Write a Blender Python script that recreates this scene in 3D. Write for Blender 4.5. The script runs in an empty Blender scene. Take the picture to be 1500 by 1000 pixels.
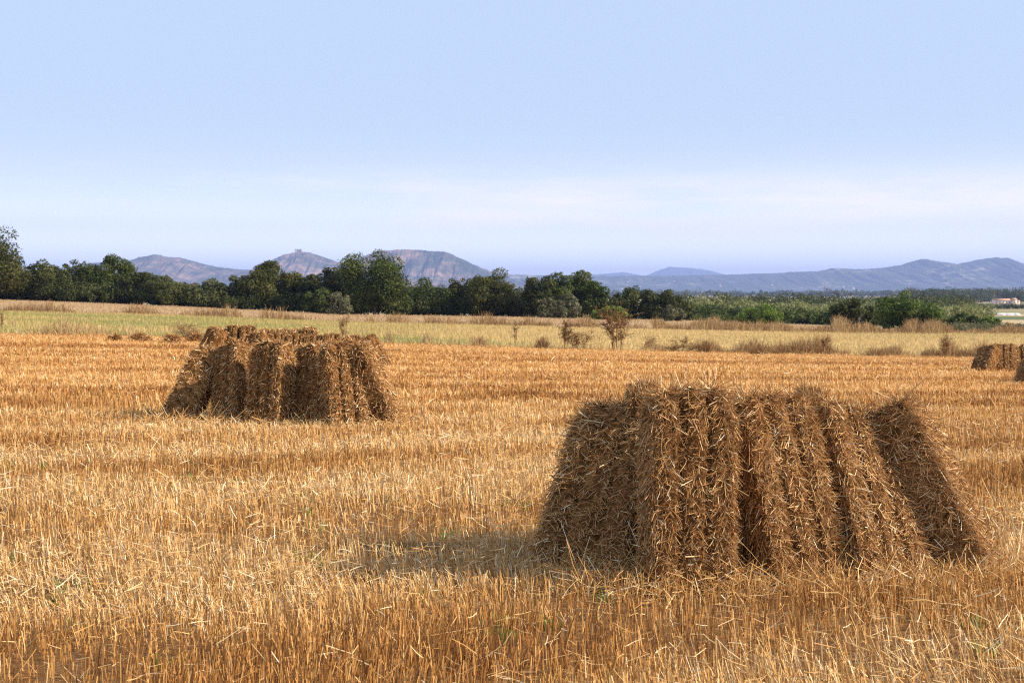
import bpy, math, random
import numpy as np
from mathutils import Vector, Matrix
R = math.radians
rng = np.random.default_rng(7)
random.seed(7)
F = 2083.0; H = 1.42; HY = 430.0; CX = 750.0
sc = bpy.context.scene
col = sc.collection
# ------------------------------------------------------------ object helpers
def tag(o, label=None, cat=None, group=None, kind=None):
    if label: o['label'] = label
    if cat: o['category'] = cat
    if group: o['group'] = group
    if kind: o['kind'] = kind
    return o
def quads(name, V, Q, mat, parent=None, tint=None, smooth=False):
    me = bpy.data.meshes.new(name)
    V = np.ascontiguousarray(V, dtype=np.float32); Q = np.ascontiguousarray(Q, dtype=np.int32)
    me.vertices.add(len(V)); me.vertices.foreach_set('co', V.ravel())
    me.loops.add(Q.size); me.loops.foreach_set('vertex_index', Q.ravel())
    me.polygons.add(len(Q)); me.polygons.foreach_set('loop_start', np.arange(0, Q.size, 4, dtype=np.int32))
    me.update(calc_edges=True)
    if smooth: me.polygons.foreach_set('use_smooth', np.ones(len(Q), dtype=bool))
    if tint is not None:
        a = me.attributes.new('tint', 'FLOAT', 'POINT'); a.data.foreach_set('value', np.ascontiguousarray(tint, dtype=np.float32))
    me.materials.append(mat)
    o = bpy.data.objects.new(name, me); col.objects.link(o)
    if parent: o.parent = parent
    return o
def empty(name, loc=(0, 0, 0), rz=0):
    o = bpy.data.objects.new(name, None); col.objects.link(o); o.location = loc; o.rotation_euler = (0, 0, rz)
    o.empty_display_size = .2
    return o
class G:
    """collects quad geometry"""
    def __init__(s): s.V = []; s.Q = []; s.T = []; s.n = 0
    def add(s, V, Q, t):
        V = np.asarray(V, float); s.V.append(V); s.Q.append(np.asarray(Q) + s.n)
        s.T.append(np.full(len(V), t, float) if np.isscalar(t) else np.asarray(t, float)); s.n += len(V)
    def build(s, name, mat, parent=None, smooth=False):
        return quads(name, np.concatenate(s.V), np.concatenate(s.Q), mat, parent, np.concatenate(s.T), smooth)
    def box(s, x0, x1, y0, y1, z0, z1, t=.5):
        V = [(x0,y0,z0),(x1,y0,z0),(x1,y1,z0),(x0,y1,z0),(x0,y0,z1),(x1,y0,z1),(x1,y1,z1),(x0,y1,z1)]
        s.add(V, [(0,3,2,1),(4,5,6,7),(0,1,5,4),(1,2,6,5),(2,3,7,6),(3,0,4,7)], t)
    def tube(s, pts, rad, t=.5, k=7):
        pts = np.asarray(pts, float); n = len(pts); V = []
        for i in range(n):
            d = pts[min(i+1, n-1)] - pts[max(i-1, 0)]; d = d/(np.linalg.norm(d)+1e-9)
            a = np.cross(d, [0.3, 1, .1]); a /= np.linalg.norm(a)+1e-9; b = np.cross(d, a)
            for j in range(k):
                th = 2*math.pi*j/k; V.append(pts[i] + rad[i]*(a*math.cos(th)+b*math.sin(th)))
        Q = [(i*k+j, i*k+(j+1) % k, (i+1)*k+(j+1) % k, (i+1)*k+j) for i in range(n-1) for j in range(k)]
        s.add(V, Q, t)
def nrm(v): return v/(np.linalg.norm(v, axis=-1, keepdims=True)+1e-9)
def blades(g, P, D, W, t, bend=None, segs=1, tip=.8):
    """P base (n,3), D direction*length, W half-width vector, strips of segs quads"""
    n = len(P)
    if n == 0: return
    if bend is None: bend = np.zeros_like(P)
    V = np.zeros((n, (segs+1)*2, 3))
    for i in range(segs+1):
        f = i/segs; c = P + D*f + bend*(f*f); w = W*(1-(1-tip)*f)
        V[:, 2*i] = c-w; V[:, 2*i+1] = c+w
    base = (np.arange(n)*(segs+1)*2)[:, None]
    Q = np.concatenate([base + np.array([2*i, 2*i+1, 2*i+3, 2*i+2]) for i in range(segs)])
    g.add(V.reshape(-1, 3), Q, np.repeat(t, (segs+1)*2))
# ------------------------------------------------------------ value noise
_tab = rng.random((256, 256))
def vnoise(x, y):
    x = np.asarray(x, float); y = np.asarray(y, float)
    xi = np.floor(x).astype(int); yi = np.floor(y).astype(int); fx = x-xi; fy = y-yi
    fx = fx*fx*(3-2*fx); fy = fy*fy*(3-2*fy)
    a = _tab[xi & 255, yi & 255]; b = _tab[(xi+1) & 255, yi & 255]; c = _tab[xi & 255, (yi+1) & 255]; d = _tab[(xi+1) & 255, (yi+1) & 255]
    return (a*(1-fx)+b*fx)*(1-fy)+(c*(1-fx)+d*fx)*fy
def fbm(x, y, o=4):
    s = 0; a = .5
    for i in range(o):
        s = s + a*vnoise(x*2**i+17*i, y*2**i+31*i); a *= .5
    return s
# ------------------------------------------------------------ terrain
AZ = np.array([0, 250, 500, 750, 1000, 1250, 1500], float)
def line(vs, ds):
    vs = np.array(vs, float); ds = np.array(ds, float)
    return vs, ds, H-(vs-HY)*ds/F
LB = line([489.5, 495, 501.5, 510, 516.5, 521.5, 527], [50, 52, 54, 56, 58, 60, 62])
LC = line([457, 463, 472, 478, 484, 488, 489], [110]*7)
LD = line([438.5, 448, 460.5, 464, 469, 479, 485], [190, 188, 186, 184, 182, 180, 178])
def ctrl(px):
    """control distances (forward depth) and heights for a picture column"""
    n = np.shape(px)
    dB = np.interp(px, AZ, LB[1]); zB = np.interp(px, AZ, LB[2])
    dC = np.interp(px, AZ, LC[1]); zC = np.interp(px, AZ, LC[2])
    dD = np.interp(px, AZ, LD[1]); zD = np.interp(px, AZ, LD[2])
    o = np.ones(n)
    ds = [0*o, 13*o, dB*.42+8, dB, dC, dD, 330*o, 700*o, 60000*o]
    zs = [0*o, 0*o, zB*.32, zB, zC, zD, zD*.35-4.6, -8*o, -8*o]
    return ds, zs
def zat(x, y):
    x = np.asarray(x, float); y = np.asarray(y, float)
    az = np.arctan2(x, y); azc = np.clip(az, -R(24), R(24))
    behind = np.clip((np.abs(az)-R(70))/R(100), 0, 1)
    px = CX+F*np.tan(azc*(1-behind))
    d = np.hypot(x, y)*np.cos(np.clip(az, -R(24), R(24)))
    ds, zs = ctrl(px); z = zs[0]+0.0
    for i in range(len(ds)-1):
        t = np.clip((d-ds[i])/(ds[i+1]-ds[i]), 0, 1); z = z+(zs[i+1]-zs[i])*t
    m = np.exp(-(d/60)**2)
    return z+(fbm(x*.5+9, y*.5+5, 3)-.44)*.05*m
def world(u, v, d): return np.array([(u-CX)/F*d, d, H+(HY-v)/F*d])
def hit(u, v):
    d = 3.0
    while d < 3000:
        p = world(u, v, d)
        if p[2] <= zat(p[0], p[1]): return p
        d *= 1.0015
    return p
# ------------------------------------------------------------ materials
def mat(name):
    m = bpy.data.materials.new(name); m.use_nodes = True
    nt = m.node_tree; nt.nodes.clear()
    out = nt.nodes.new('ShaderNodeOutputMaterial'); return m, nt, out
def nd(nt, t, **k):
    n = nt.nodes.new(t)
    for a, b in k.items():
        if a in n.inputs.keys() if isinstance(a, str) else False: n.inputs[a].default_value = b
        else: setattr(n, a, b)
    return n
def ramp(nt, fac, stops):
    r = nt.nodes.new('ShaderNodeValToRGB'); e = r.color_ramp.elements
    while len(e) < len(stops): e.new(.5)
    for i, (p, c) in enumerate(stops): e[i].position = p; e[i].color = (*c, 1)
    nt.links.new(fac, r.inputs[0]); return r.outputs[0]
def noise(nt, vec, scale, detail=4, rough=.55, mapscale=None, rot=0):
    if mapscale:
        mp = nt.nodes.new('ShaderNodeMapping'); mp.inputs['Scale'].default_value = mapscale; mp.inputs['Rotation'].default_value = (0, 0, rot)
        nt.links.new(vec, mp.inputs['Vector']); vec = mp.outputs[0]
    n = nt.nodes.new('ShaderNodeTexNoise'); n.inputs['Scale'].default_value = scale; n.inputs['Detail'].default_value = detail
    n.inputs['Roughness'].default_value = rough
    nt.links.new(vec, n.inputs['Vector']); return n.outputs['Fac']
def mix(nt, fac, a, b, mode='MIX'):
    m = nt.nodes.new('ShaderNodeMix'); m.data_type = 'RGBA'; m.blend_type = mode
    for s, v in ((0, fac), (6, a), (7, b)):
        if hasattr(v, 'type'): nt.links.new(v, m.inputs[s])
        elif s == 0: m.inputs[0].default_value = v
        else: m.inputs[s].default_value = (*v, 1)
    return m.outputs[2]
def mth(nt, op, a, b=0.0, c=None):
    m = nt.nodes.new('ShaderNodeMath'); m.operation = op
    for i, v in enumerate((a, b) if c is None else (a, b, c)):
        if hasattr(v, 'type'): nt.links.new(v, m.inputs[i])
        else: m.inputs[i].default_value = v
    return m.outputs[0]
def tint_mat(name, stops, transl=.25, spec=.3, rough=.6, nscale=0, namount=.3):
    """blades/leaves: colour from a per-blade number, some light passing through"""
    m, nt, out = mat(name)
    at = nd(nt, 'ShaderNodeAttribute', attribute_name='tint')
    fac = at.outputs['Fac']
    if nscale:
        ge = nt.nodes.new('ShaderNodeNewGeometry')
        nz = noise(nt, ge.outputs['Position'], nscale, 3)
        fac = mth(nt, 'ADD', fac, mth(nt, 'MULTIPLY', mth(nt, 'SUBTRACT', nz, .5), namount))
    c = ramp(nt, fac, stops)
    p = nd(nt, 'ShaderNodeBsdfPrincipled'); nt.links.new(c, p.inputs['Base Color'])
    p.inputs['Roughness'].default_value = rough; p.inputs['Specular IOR Level'].default_value = spec
    t = nd(nt, 'ShaderNodeBsdfTranslucent'); nt.links.new(c, t.inputs[0])
    ms = nd(nt, 'ShaderNodeMixShader'); ms.inputs[0].default_value = transl
    nt.links.new(p.outputs[0], ms.inputs[1]); nt.links.new(t.outputs[0], ms.inputs[2]); nt.links.new(ms.outputs[0], out.inputs[0])
    return m
def flat_mat(name, c0, c1, scale=3, rough=.9, bump=0):
    m, nt, out = mat(name)
    ge = nt.nodes.new('ShaderNodeNewGeometry')
    n = noise(nt, ge.outputs['Position'], scale, 5)
    c = ramp(nt, n, [(.3, c0), (.7, c1)])
    p = nd(nt, 'ShaderNodeBsdfPrincipled'); nt.links.new(c, p.inputs['Base Color']); p.inputs['Roughness'].default_value = rough
    p.inputs['Specular IOR Level'].default_value = .2
    if bump:
        b = nd(nt, 'ShaderNodeBump'); b.inputs['Strength'].default_value = bump; nt.links.new(n, b.inputs['Height']); nt.links.new(b.outputs[0], p.inputs['Normal'])
    nt.links.new(p.outputs[0], out.inputs[0]); return m
STUB = tint_mat('stubble_straw', [(0, (.13, .045, .011)), (.3, (.37, .162, .041)), (.6, (.58, .325, .104)), (.85, (.74, .525, .255)), (1, (.86, .74, .50))], .18, .22, .5)
BALE = tint_mat('bale_straw', [(0, (.065, .028, .008)), (.4, (.325, .158, .058)), (.7, (.58, .345, .145)), (.9, (.80, .58, .32)), (1, (.90, .77, .52))], .08, .03, .7)
DRY = tint_mat('dry_weed', [(0, (.07, .035, .018)), (.4, (.22, .115, .05)), (.7, (.40, .26, .12)), (1, (.58, .44, .24))], .25, .1, .8)
TANG = tint_mat('dry_field_straw', [(0, (.24, .14, .07)), (.5, (.40, .26, .135)), (1, (.54, .39, .23))], .3, .1, .8)
GRASS = tint_mat('meadow_grass', [(0, (.20, .23, .075)), (.35, (.37, .33, .12)), (.65, (.49, .35, .15)), (1, (.58, .41, .19))], .3, .1, .8)
BARK = flat_mat('bark', (.05, .035, .025), (.12, .09, .065), 6)
def leafmat(name, a, b, c): return tint_mat(name, [(0, a), (.5, b), (1, c)], .3, .12, .6)
LEAF = {
 'oak': leafmat('holm_oak_leaves', (.020, .029, .008), (.064, .074, .021), (.150, .150, .050)),
 'green': leafmat('green_leaves', (.021, .036, .008), (.066, .086, .019), (.150, .162, .044)),
 'leafy': leafmat('leafy_green', (.030, .055, .010), (.090, .130, .025), (.19, .23, .05)),
 'pine': leafmat('pine_needles', (.023, .032, .008), (.074, .077, .019), (.165, .150, .044)),
 'grey': leafmat('grey_green_leaves', (.055, .060, .030), (.125, .125, .065), (.21, .20, .11)),
 'bright': leafmat('bright_leaves', (.05, .09, .014), (.14, .20, .035), (.27, .33, .07)),
 'poplar': leafmat('pale_poplar_leaves', (.10, .115, .04), (.22, .225, .085), (.34, .33, .15)),
}
# ground
def ground_mat(name, build):
    m, nt, out = mat(name); ge = nt.nodes.new('ShaderNodeNewGeometry')
    c, h = build(nt, ge.outputs['Position'])
    p = nd(nt, 'ShaderNodeBsdfPrincipled'); nt.links.new(c, p.inputs['Base Color']); p.inputs['Roughness'].default_value = .95; p.inputs['Specular IOR Level'].default_value = .1
    if h:
        b = nd(nt, 'ShaderNodeBump'); b.inputs['Strength'].default_value = .6; b.inputs['Distance'].default_value = .03
        nt.links.new(h, b.inputs['Height']); nt.links.new(b.outputs[0], p.inputs['Normal'])
    nt.links.new(p.outputs[0], out.inputs[0]); return m
ROWA = math.atan2(12, 40)
def b_stub(nt, P):
    fine = noise(nt, P, 28, 5, .7)
    soil = ramp(nt, fine, [(.3, (.07, .034, .014)), (.55, (.19, .092, .033)), (.75, (.42, .24, .09))])
    far = noise(nt, P, 9, 4, .7, (.25, 1.2, 1), -ROWA)
    straw = ramp(nt, far, [(.3, (.40, .20, .055)), (.5, (.56, .31, .095)), (.7, (.72, .48, .21))])
    ln = nt.nodes.new('ShaderNodeVectorMath'); ln.operation = 'LENGTH'; nt.links.new(P, ln.inputs[0])
    f = nt.nodes.new('ShaderNodeMapRange'); f.inputs['From Min'].default_value = 10; f.inputs['From Max'].default_value = 26
    nt.links.new(ln.outputs['Value'], f.inputs[0])
    return mix(nt, f.outputs[0], soil, straw), fine
def b_green(nt, P):
    a = noise(nt, P, .09, 4, .6, (.5, 1.6, 1)); b = noise(nt, P, 2.5, 4, .7, (.4, 1.5, 1))
    s = mth(nt, 'ADD', mth(nt, 'MULTIPLY', a, .65), mth(nt, 'MULTIPLY', b, .35))
    return ramp(nt, s, [(.36, (.30, .28, .11)), (.5, (.42, .34, .15)), (.62, (.50, .38, .18))]), b
def b_tan(nt, P):
    a = noise(nt, P, .1, 4, .6, (.4, 2, 1)); b = noise(nt, P, 3, 4, .7, (.3, 2.2, 1))
    s = mth(nt, 'ADD', mth(nt, 'MULTIPLY', a, .5), mth(nt, 'MULTIPLY', b, .5))
    return ramp(nt, s, [(.38, (.30, .185, .09)), (.5, (.40, .26, .13)), (.62, (.48, .34, .18))]), b
def b_plain(nt, P):
    mp = nt.nodes.new('ShaderNodeMapping'); mp.inputs['Scale'].default_value = (.0035, .0075, 1); nt.links.new(P, mp.inputs[0])
    vo = nt.nodes.new('ShaderNodeTexVoronoi'); vo.inputs['Scale'].default_value = 1; nt.links.new(mp.outputs[0], vo.inputs['Vector'])
    sep = nt.nodes.new('ShaderNodeSeparateColor'); nt.links.new(vo.outputs['Color'], sep.inputs[0])
    b = noise(nt, P, .05, 5, .7, (.4, 2.5, 1))
    s = mth(nt, 'ADD', mth(nt, 'MULTIPLY', sep.outputs[0], .6), mth(nt, 'MULTIPLY', b, .4))
    return ramp(nt, s, [(.25, (.09, .11, .04)), (.45, (.20, .19, .08)), (.6, (.38, .27, .14)), (.8, (.46, .34, .19))]), None
M_STUB = ground_mat('stubble_ground', b_stub); M_GREEN = ground_mat('green_field_ground', b_green)
M_TAN = ground_mat('dry_field_ground', b_tan); M_PLAIN = ground_mat('plain_ground', b_plain)
def b_hill(nt, P):
    a = noise(nt, P, .0028, 6, .65, (1, .6, 2.2)); b = noise(nt, P, .012, 5, .7)
    s = mth(nt, 'ADD', mth(nt, 'MULTIPLY', a, .6), mth(nt, 'MULTIPLY', b, .4))
    return ramp(nt, s, [(.44, (.035, .045, .025)), (.50, (.085, .075, .05)), (.57, (.23, .15, .10)), (.69, (.34, .23, .155))]), None
def b_ridge(nt, P):
    a = noise(nt, P, .0016, 6, .65, (1, .6, 2.5)); b = noise(nt, P, .008, 5, .7)
    s = mth(nt, 'ADD', mth(nt, 'MULTIPLY', a, .5), mth(nt, 'MULTIPLY', b, .5))
    return ramp(nt, s, [(.5, (.045, .060, .030)), (.57, (.09, .095, .05)), (.62, (.34, .27, .20)), (.68, (.42, .34, .26))]), None
M_HILL = ground_mat('limestone_scrub', b_hill); M_RIDGE = ground_mat('wooded_ridge', b_ridge)
# ------------------------------------------------------------ ground sheets (one continuous terrain, cut at the field borders)
def azimuths():
    a = list(np.linspace(-R(30), R(30), 240)); b = list(np.linspace(R(30), R(330), 90))[1:-1]
    return np.array(a+b)
azs = azimuths()
def ringpos(i_from, i_to, n):
    """radii per azimuth between control lines i_from..i_to"""
    azc = np.clip(((azs+np.pi) % (2*np.pi))-np.pi, -R(24), R(24)); az = ((azs+np.pi) % (2*np.pi))-np.pi
    behind = np.clip((np.abs(az)-R(70))/R(100), 0, 1)
    ds, zs = ctrl(CX+F*np.tan(azc*(1-behind)))
    A = ds[i_from]; B = ds[i_to]
    if i_from == 0: A = A+.3
    f = np.linspace(0, 1, n)[:, None]
    if i_to == 8: r = A*(28000/A)**f
    elif i_from == 0: r = A*(B/A)**f
    else: r = A+(B-A)*f
    return r/np.cos(azc)
def sheet(name, segs, m, kind='structure', cap=False):
    rs = []
    for k, (a, b, n) in enumerate(segs):
        r = ringpos(a, b, n); rs.append(r if k == 0 else r[1:])
    r = np.concatenate(rs); N, M = r.shape
    X = r*np.sin(azs); Y = r*np.cos(azs); Z = zat(X, Y)
    V = np.stack([X, Y, Z], -1).reshape(-1, 3)
    i = np.arange(N-1)[:, None]; j = np.arange(M)[None]
    Q = np.stack([i*M+j, i*M+(j+1) % M, (i+1)*M+(j+1) % M, (i+1)*M+j], -1).reshape(-1, 4)[:, ::-1]
    if cap:
        # close the small hole under the camera
        c = len(V); V = np.vstack([V, [[0, 0, float(zat(0., 0.01))]]])
        Q = np.vstack([Q]+[[[k2, (k2+1) % M, c, c]] for k2 in []]) if False else Q
    o = quads(name, V, Q, m, smooth=True); o['kind'] = kind
    return o
sheet('ground', [(0, 3, 150)], M_STUB)
sheet('green_field', [(3, 4, 30)], M_GREEN)
sheet('dry_field', [(4, 5, 30)], M_TAN)
sheet('plain', [(5, 6, 12), (6, 7, 10), (7, 8, 40)], M_PLAIN)
# ------------------------------------------------------------ hills
def hills(name, prof, D, m, depth, foot=-8, us=None, gully=.16, seed=0, cliff=0):
    u = np.linspace(prof[0][0], prof[-1][0], us or 500)
    v = np.interp(u, [p[0] for p in prof], [p[1] for p in prof])
    k = np.array([1, 2, 3, 2, 1.])/9; vv = np.convolve(np.pad(v, 2, 'edge'), k, 'valid')
    ridge = H+(HY-vv)/F*D-foot
    n = 70; s = np.linspace(-1, 1, n)                      # -1 front foot, 0 ridge, 1 back foot
    S, U = np.meshgrid(s, u, indexing='ij'); Rg = np.broadcast_to(ridge, S.shape)
    a = np.abs(S)
    sh = (1-a)**1.5*.62+.38*(1-a)*(1-a*a)
    if cliff: sh = np.where(a < .06, 1-a*.3, sh*.93+.05*(1-a))
    Uw = U+S*14*(vnoise(U/25+seed, S*2)-.5)+9*(fbm(U/9, S*5+seed, 3)-.44); gl = fbm(Uw/13+seed, S*2.2+seed, 4)-.47
    gl2 = fbm(Uw/5+seed*3, S*6+seed, 4)-.47
    w = np.clip(a*5, 0, 1)*(1-a)
    h = Rg*(sh+(gl*1.6+gl2*.8)*gully*w)
    h += Rg*(fbm(U/3+seed, S*0+3., 3)-.44)*.035*(1-a)
    wob = (fbm(U/40+seed, S*0+.5, 2)-.4)*depth*.7
    Y = D+S*depth*(1+.4*(fbm(U/60+seed, S*0, 2)-.4))+wob*0
    X = (U-CX)/F*D
    Z = foot+np.maximum(h, -2)
    V = np.stack([X, Y, Z], -1).reshape(-1, 3); M = len(u)
    i = np.arange(n-1)[:, None]; j = np.arange(M-1)[None]
    Q = np.stack([i*M+j, i*M+j+1, (i+1)*M+j+1, (i+1)*M+j], -1).reshape(-1, 4)
    o = quads(name, V, Q, m, smooth=True); o['kind'] = 'structure'
    return o
hills('hills', [(60, 425), (100, 398), (140, 384), (187, 381.5), (205, 376), (229, 371.5), (250, 376), (269, 377), (280, 380.5), (307, 388.5), (348, 394), (372, 395), (395, 404), (420, 418), (450, 430)], 9300, M_HILL, 1300, seed=3)
hills('hills', [(300, 430), (335, 402), (380, 392), (393, 383), (416, 372), (434, 368), (448, 368), (468, 373), (495, 383), (515, 387), (545, 400), (590, 430)], 9000, M_HILL, 1300, seed=11)
hills('hills', [(470, 430), (500, 392), (520, 380), (552, 369), (563, 366), (600, 365.5), (622, 366.5), (645, 368), (659, 371), (674, 377.5), (691, 386), (708, 393.5), (729, 401), (760, 412), (800, 424), (830, 430)], 8800, M_HILL, 1400, seed=21, cliff=1)
RIDGE = hills('hills', [(500, 410), (600, 404), (729, 401), (760, 402), (860, 403.6), (973, 403.4), (1064, 401.7), (1143, 399), (1160, 397.8), (1201, 396.5), (1217, 392.5), (1240, 393), (1269, 394), (1305, 390), (1323, 387), (1339, 381), (1353, 378.6), (1375, 382.5), (1400, 386), (1416, 383.6), (1437, 378.6), (1455, 376.3), (1475, 377), (1489, 382.5), (1500, 386), (1560, 392), (1700, 402), (1900, 415)], 12500, M_RIDGE, 2600, us=900, seed=33, gully=.2)
hills('hills', [(820, 430), (850, 404), (880, 400.5), (905, 399), (912, 397.4), (925, 400), (940, 403), (950, 402), (965, 395), (980, 390.5), (1000, 391), (1025, 393), (1045, 397), (1062, 402), (1100, 420), (1120, 430)], 24000, M_RIDGE, 2300, seed=44, gully=.15)
# ------------------------------------------------------------ straw bales
BL, BW, BT = .95, .445, .33
def bale_geo(seed, nf, fw=.0022, fl=(.04, .115), wild=1.2):
    rg = np.random.default_rng(seed); g = G()
    nx, ny, nz = 34, 20, 60
    def surf(x, y, z):
        """rounded, grooved, lumpy bale surface; inputs in -1..1, -1..1, 0..1"""
        X = x*BW/2; Y = y*BT/2; Z = z*BL
        # round the vertical edges and the two ends
        p = 7.0
        rr = (np.abs(x)**p+np.abs(y)**p)**(1/p); k = np.where(rr > 1, 1/np.maximum(rr, 1e-6), 1)
        X = X*k; Y = Y*k
        e = np.clip(np.abs(z-.5)*2, 0, 1)**np.where(z > .5, 9, 14); k2 = np.where(z > .5, .36, .14); X = X*(1-k2*e*.8); Y = Y*(1-k2*e)
        gr = np.exp(-((np.abs(X+.016*(vnoise(Z*6+seed, Z*0+2.)-.5))-BW*.165)/.016)**2)*.046
        Y = Y-np.sign(Y)*gr*np.clip(np.abs(y)*3-1.6, 0, 1)
        Z = Z-(z > .5)*gr*np.clip((z-.93)*16, 0, 1)
        f = (fbm(Z*22+seed, X*0+seed*.7, 2)-.37)*.030          # flakes across the length
        b = (fbm(X*9+seed, Z*5+Y*7, 3)-.44)*.045
        b2 = (fbm(X*4+seed*2, Z*3.2+Y*3+seed, 2)-.37)*.05; hf = (vnoise(X*70, Z*80+Y*70)-.5)*.016
        X = X*(1+(f+b+b2)*2.0+hf); Y = Y*(1+(f+b+b2)*2.6+hf*3)
        Z = Z+(z > .5)*(fbm(X*9+seed, Y*9+3, 3)-.44)*.13
        return np.stack([X, Y, Z], -1)
    def grid(fx, na, nb):
        a = np.linspace(-1, 1, na); b = np.linspace(-1, 1, nb); A, B = np.meshgrid(a, b, indexing='ij')
        V = fx(A, B).reshape(-1, 3); i = np.arange(na-1)[:, None]; j = np.arange(nb-1)[None]
        Q = np.stack([i*nb+j, (i+1)*nb+j, (i+1)*nb+j+1, i*nb+j+1], -1).reshape(-1, 4)
        return V, Q
    one = lambda A: np.ones_like(A)
    for fx, na, nb in ((lambda A, B: surf(A, -one(A), (B+1)/2), nx, nz), (lambda A, B: surf(-A, one(A), (B+1)/2), nx, nz),
                       (lambda A, B: surf(one(A), A, (B+1)/2), ny, nz), (lambda A, B: surf(-one(A), -A, (B+1)/2), ny, nz),
                       (lambda A, B: surf(A, B, one(A)), nx, ny), (lambda A, B: surf(-A, B, 0*A), nx, ny)):
        V, Q = grid(fx, na, nb)
        g.add(V, Q, np.clip(.12+.9*(fbm(V[:, 0]*40, V[:, 2]*90+V[:, 1]*60, 3)-.44), 0, 1))
    # fibres
    def fib(n, face, Lr, out, wild):
        if n == 0: return
        a = rg.uniform(-1, 1, n); b = rg.uniform(0.0, 1, n)
        if face == 'f': x, y, z = a, -np.ones(n), b; N = np.array([0, -1, 0.])
        elif face == 'b': x, y, z = a, np.ones(n), b; N = np.array([0, 1, 0.])
        elif face == 'r': x, y, z = np.ones(n), a, b; N = np.array([1, 0, 0.])
        elif face == 'l': x, y, z = -np.ones(n), a, b; N = np.array([-1, 0, 0.])
        else: x, y, z = a, b*2-1, np.ones(n); N = np.array([0, 0, 1.])
        P = surf(x, y, z); N = np.broadcast_to(N, P.shape).copy()
        # away from the strings the straw bulges out to the sides
        if face in 'fb':
            q = ((P[:, 0]/(BW*.33)+1.5) % 1)-.5
            N[:, 0] += q*1.2
        if face in 't': N[:, 0] += x*.5; N[:, 1] += y*.5
        if face in 'fb':
            k = (np.abs(np.abs(P[:, 0])-BW*.165) > .014) | (rg.random(n) < .15); P = P[k]; N = N[k]; x = x[k]; y = y[k]; n = len(P)
        N = nrm(N+rg.normal(0, .25, P.shape))
        T = rg.normal(0, 1, P.shape)
        T[:, 2] *= .55 if face != 't' else 1.0
        T[:, 2] -= .25 if face != 't' else -.3
        T -= N*(T*N).sum(-1, keepdims=True); T = nrm(T)
        ln = rg.uniform(*Lr, n)[:, None]*(1+wild*(rg.random((n, 1)) > .97)*rg.uniform(.3, 1.2, (n, 1)))
        el = np.abs(rg.normal(out, .15, (n, 1)))+(rg.random((n, 1)) > .95)*.5
        D = nrm(T+N*el)*ln; P = P-N*.006-D*.12
        # pressed straw: most tips stay within the slab, only some stick out past its edges
        keep = rg.random(n) > (.10 if face != 't' else .30)
        lim = np.array([BW/2+.010, BT/2+.010, BL+.020]); lo_ = np.array([-BW/2-.010, -BT/2-.010, -.05])
        tip_ = np.clip(P+D, lo_, lim)+rg.normal(0, .004, P.shape)
        if face in 'fb':                       # straws do not bridge the string grooves
            sg = np.clip(np.round(P[:, 0]/(BW*.33)), -1, 1)*BW*.33
            tip_[:, 0] = np.clip(tip_[:, 0], sg-BW*.150, sg+BW*.150)
            P[:, 0] = np.clip(P[:, 0], sg-BW*.150, sg+BW*.150)
        D = np.where(keep[:, None], tip_-P, D)
        Wv = nrm(np.cross(D, rg.normal(0, 1, P.shape)))*fw*rg.uniform(.6, 1.5, (n, 1))
        t = np.clip(rg.normal(.54, .20, n)+(rg.random(n) > .97)*.30, 0, 1)
        blades(g, P, D, Wv, t, bend=rg.normal(0, .012, P.shape)-np.array([0, 0, .012]), segs=2, tip=.6)
    A = {'f': BW*BL, 'b': BW*BL, 'r': BT*BL, 'l': BT*BL, 't': BW*BT*1.5}; tot = sum(A.values())
    for k_ in A: fib(int(nf*A[k_]/tot), k_, fl, .08 if k_ != 't' else .35, wild)
    n = int(nf*.02)                                                       # ragged fringe at the foot and the top rim
    fib(n, 't', (fl[1]*.8, fl[1]*1.5), 1.1, wild)
    return g
def bale_mesh(seed, nf, **k):
    o = bale_geo(seed, nf, **k).build('straw_bale', BALE); me = o.data; bpy.data.objects.remove(o); return me
NEAR = [bale_mesh(s, 30000, fw=.0019) for s in (1, 2, 3, 4)]
MIDM = [bale_mesh(s, 11000, fw=.0034, fl=(.035, .09)) for s in (11, 12, 13)]
FARM = [bale_mesh(s, 2500, fw=.006, fl=(.04, .09), wild=.5) for s in (21, 22)]
def place_bale(me, P0, P1, yaw, label, group, scale=1.0, sx=1.0):
    """axis from bottom centre P0 towards top centre P1, wide face turned by yaw from facing the camera (+ = to the right)"""
    a = Vector(P1)-Vector(P0); L = a.length; a.normalize()
    n = Vector((math.sin(yaw), -math.cos(yaw), 0)); n = (n-a*n.dot(a)).normalized()
    x = (-n).cross(a); x.normalize()
    M = Matrix((x, -n, a)).transposed().to_4x4()
    o = bpy.data.objects.new('straw_bale', me); col.objects.link(o)
    M = M @ Matrix.Diagonal((sx*scale, scale, L/BL, 1)); M.translation = Vector(P0)-a*.03
    o.matrix_world = M
    tag(o, label, 'straw bale', group); return o
def front_bale(me, ub, vb, ut, vt, yaw, label, group, L=BL, sx=1.0, scale=1.0, back=None):
    P = hit(ub, vb); n = np.array([math.sin(yaw), -math.cos(yaw), 0])
    P0 = P-n*BT/2*.9*scale
    # top: front face top centre on the ray of (ut, vt), at distance L from P, the farther solution
    d0 = P[1]; best = None
    for d in np.linspace(d0-.05*d0/7, d0+.7, 400):
        q = world(ut, vt, d); e = abs(np.linalg.norm(q-P)-L)
        if q[2] > P[2]+.1 and (best is None or e < best[0]): best = (e, q)
    if back is not None: q = world(ut, vt, d0+back)
    else: q = best[1]
    P1 = P0+(q-P)
    return place_bale(me, P0, P1, yaw, label, group, scale, sx)
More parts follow.
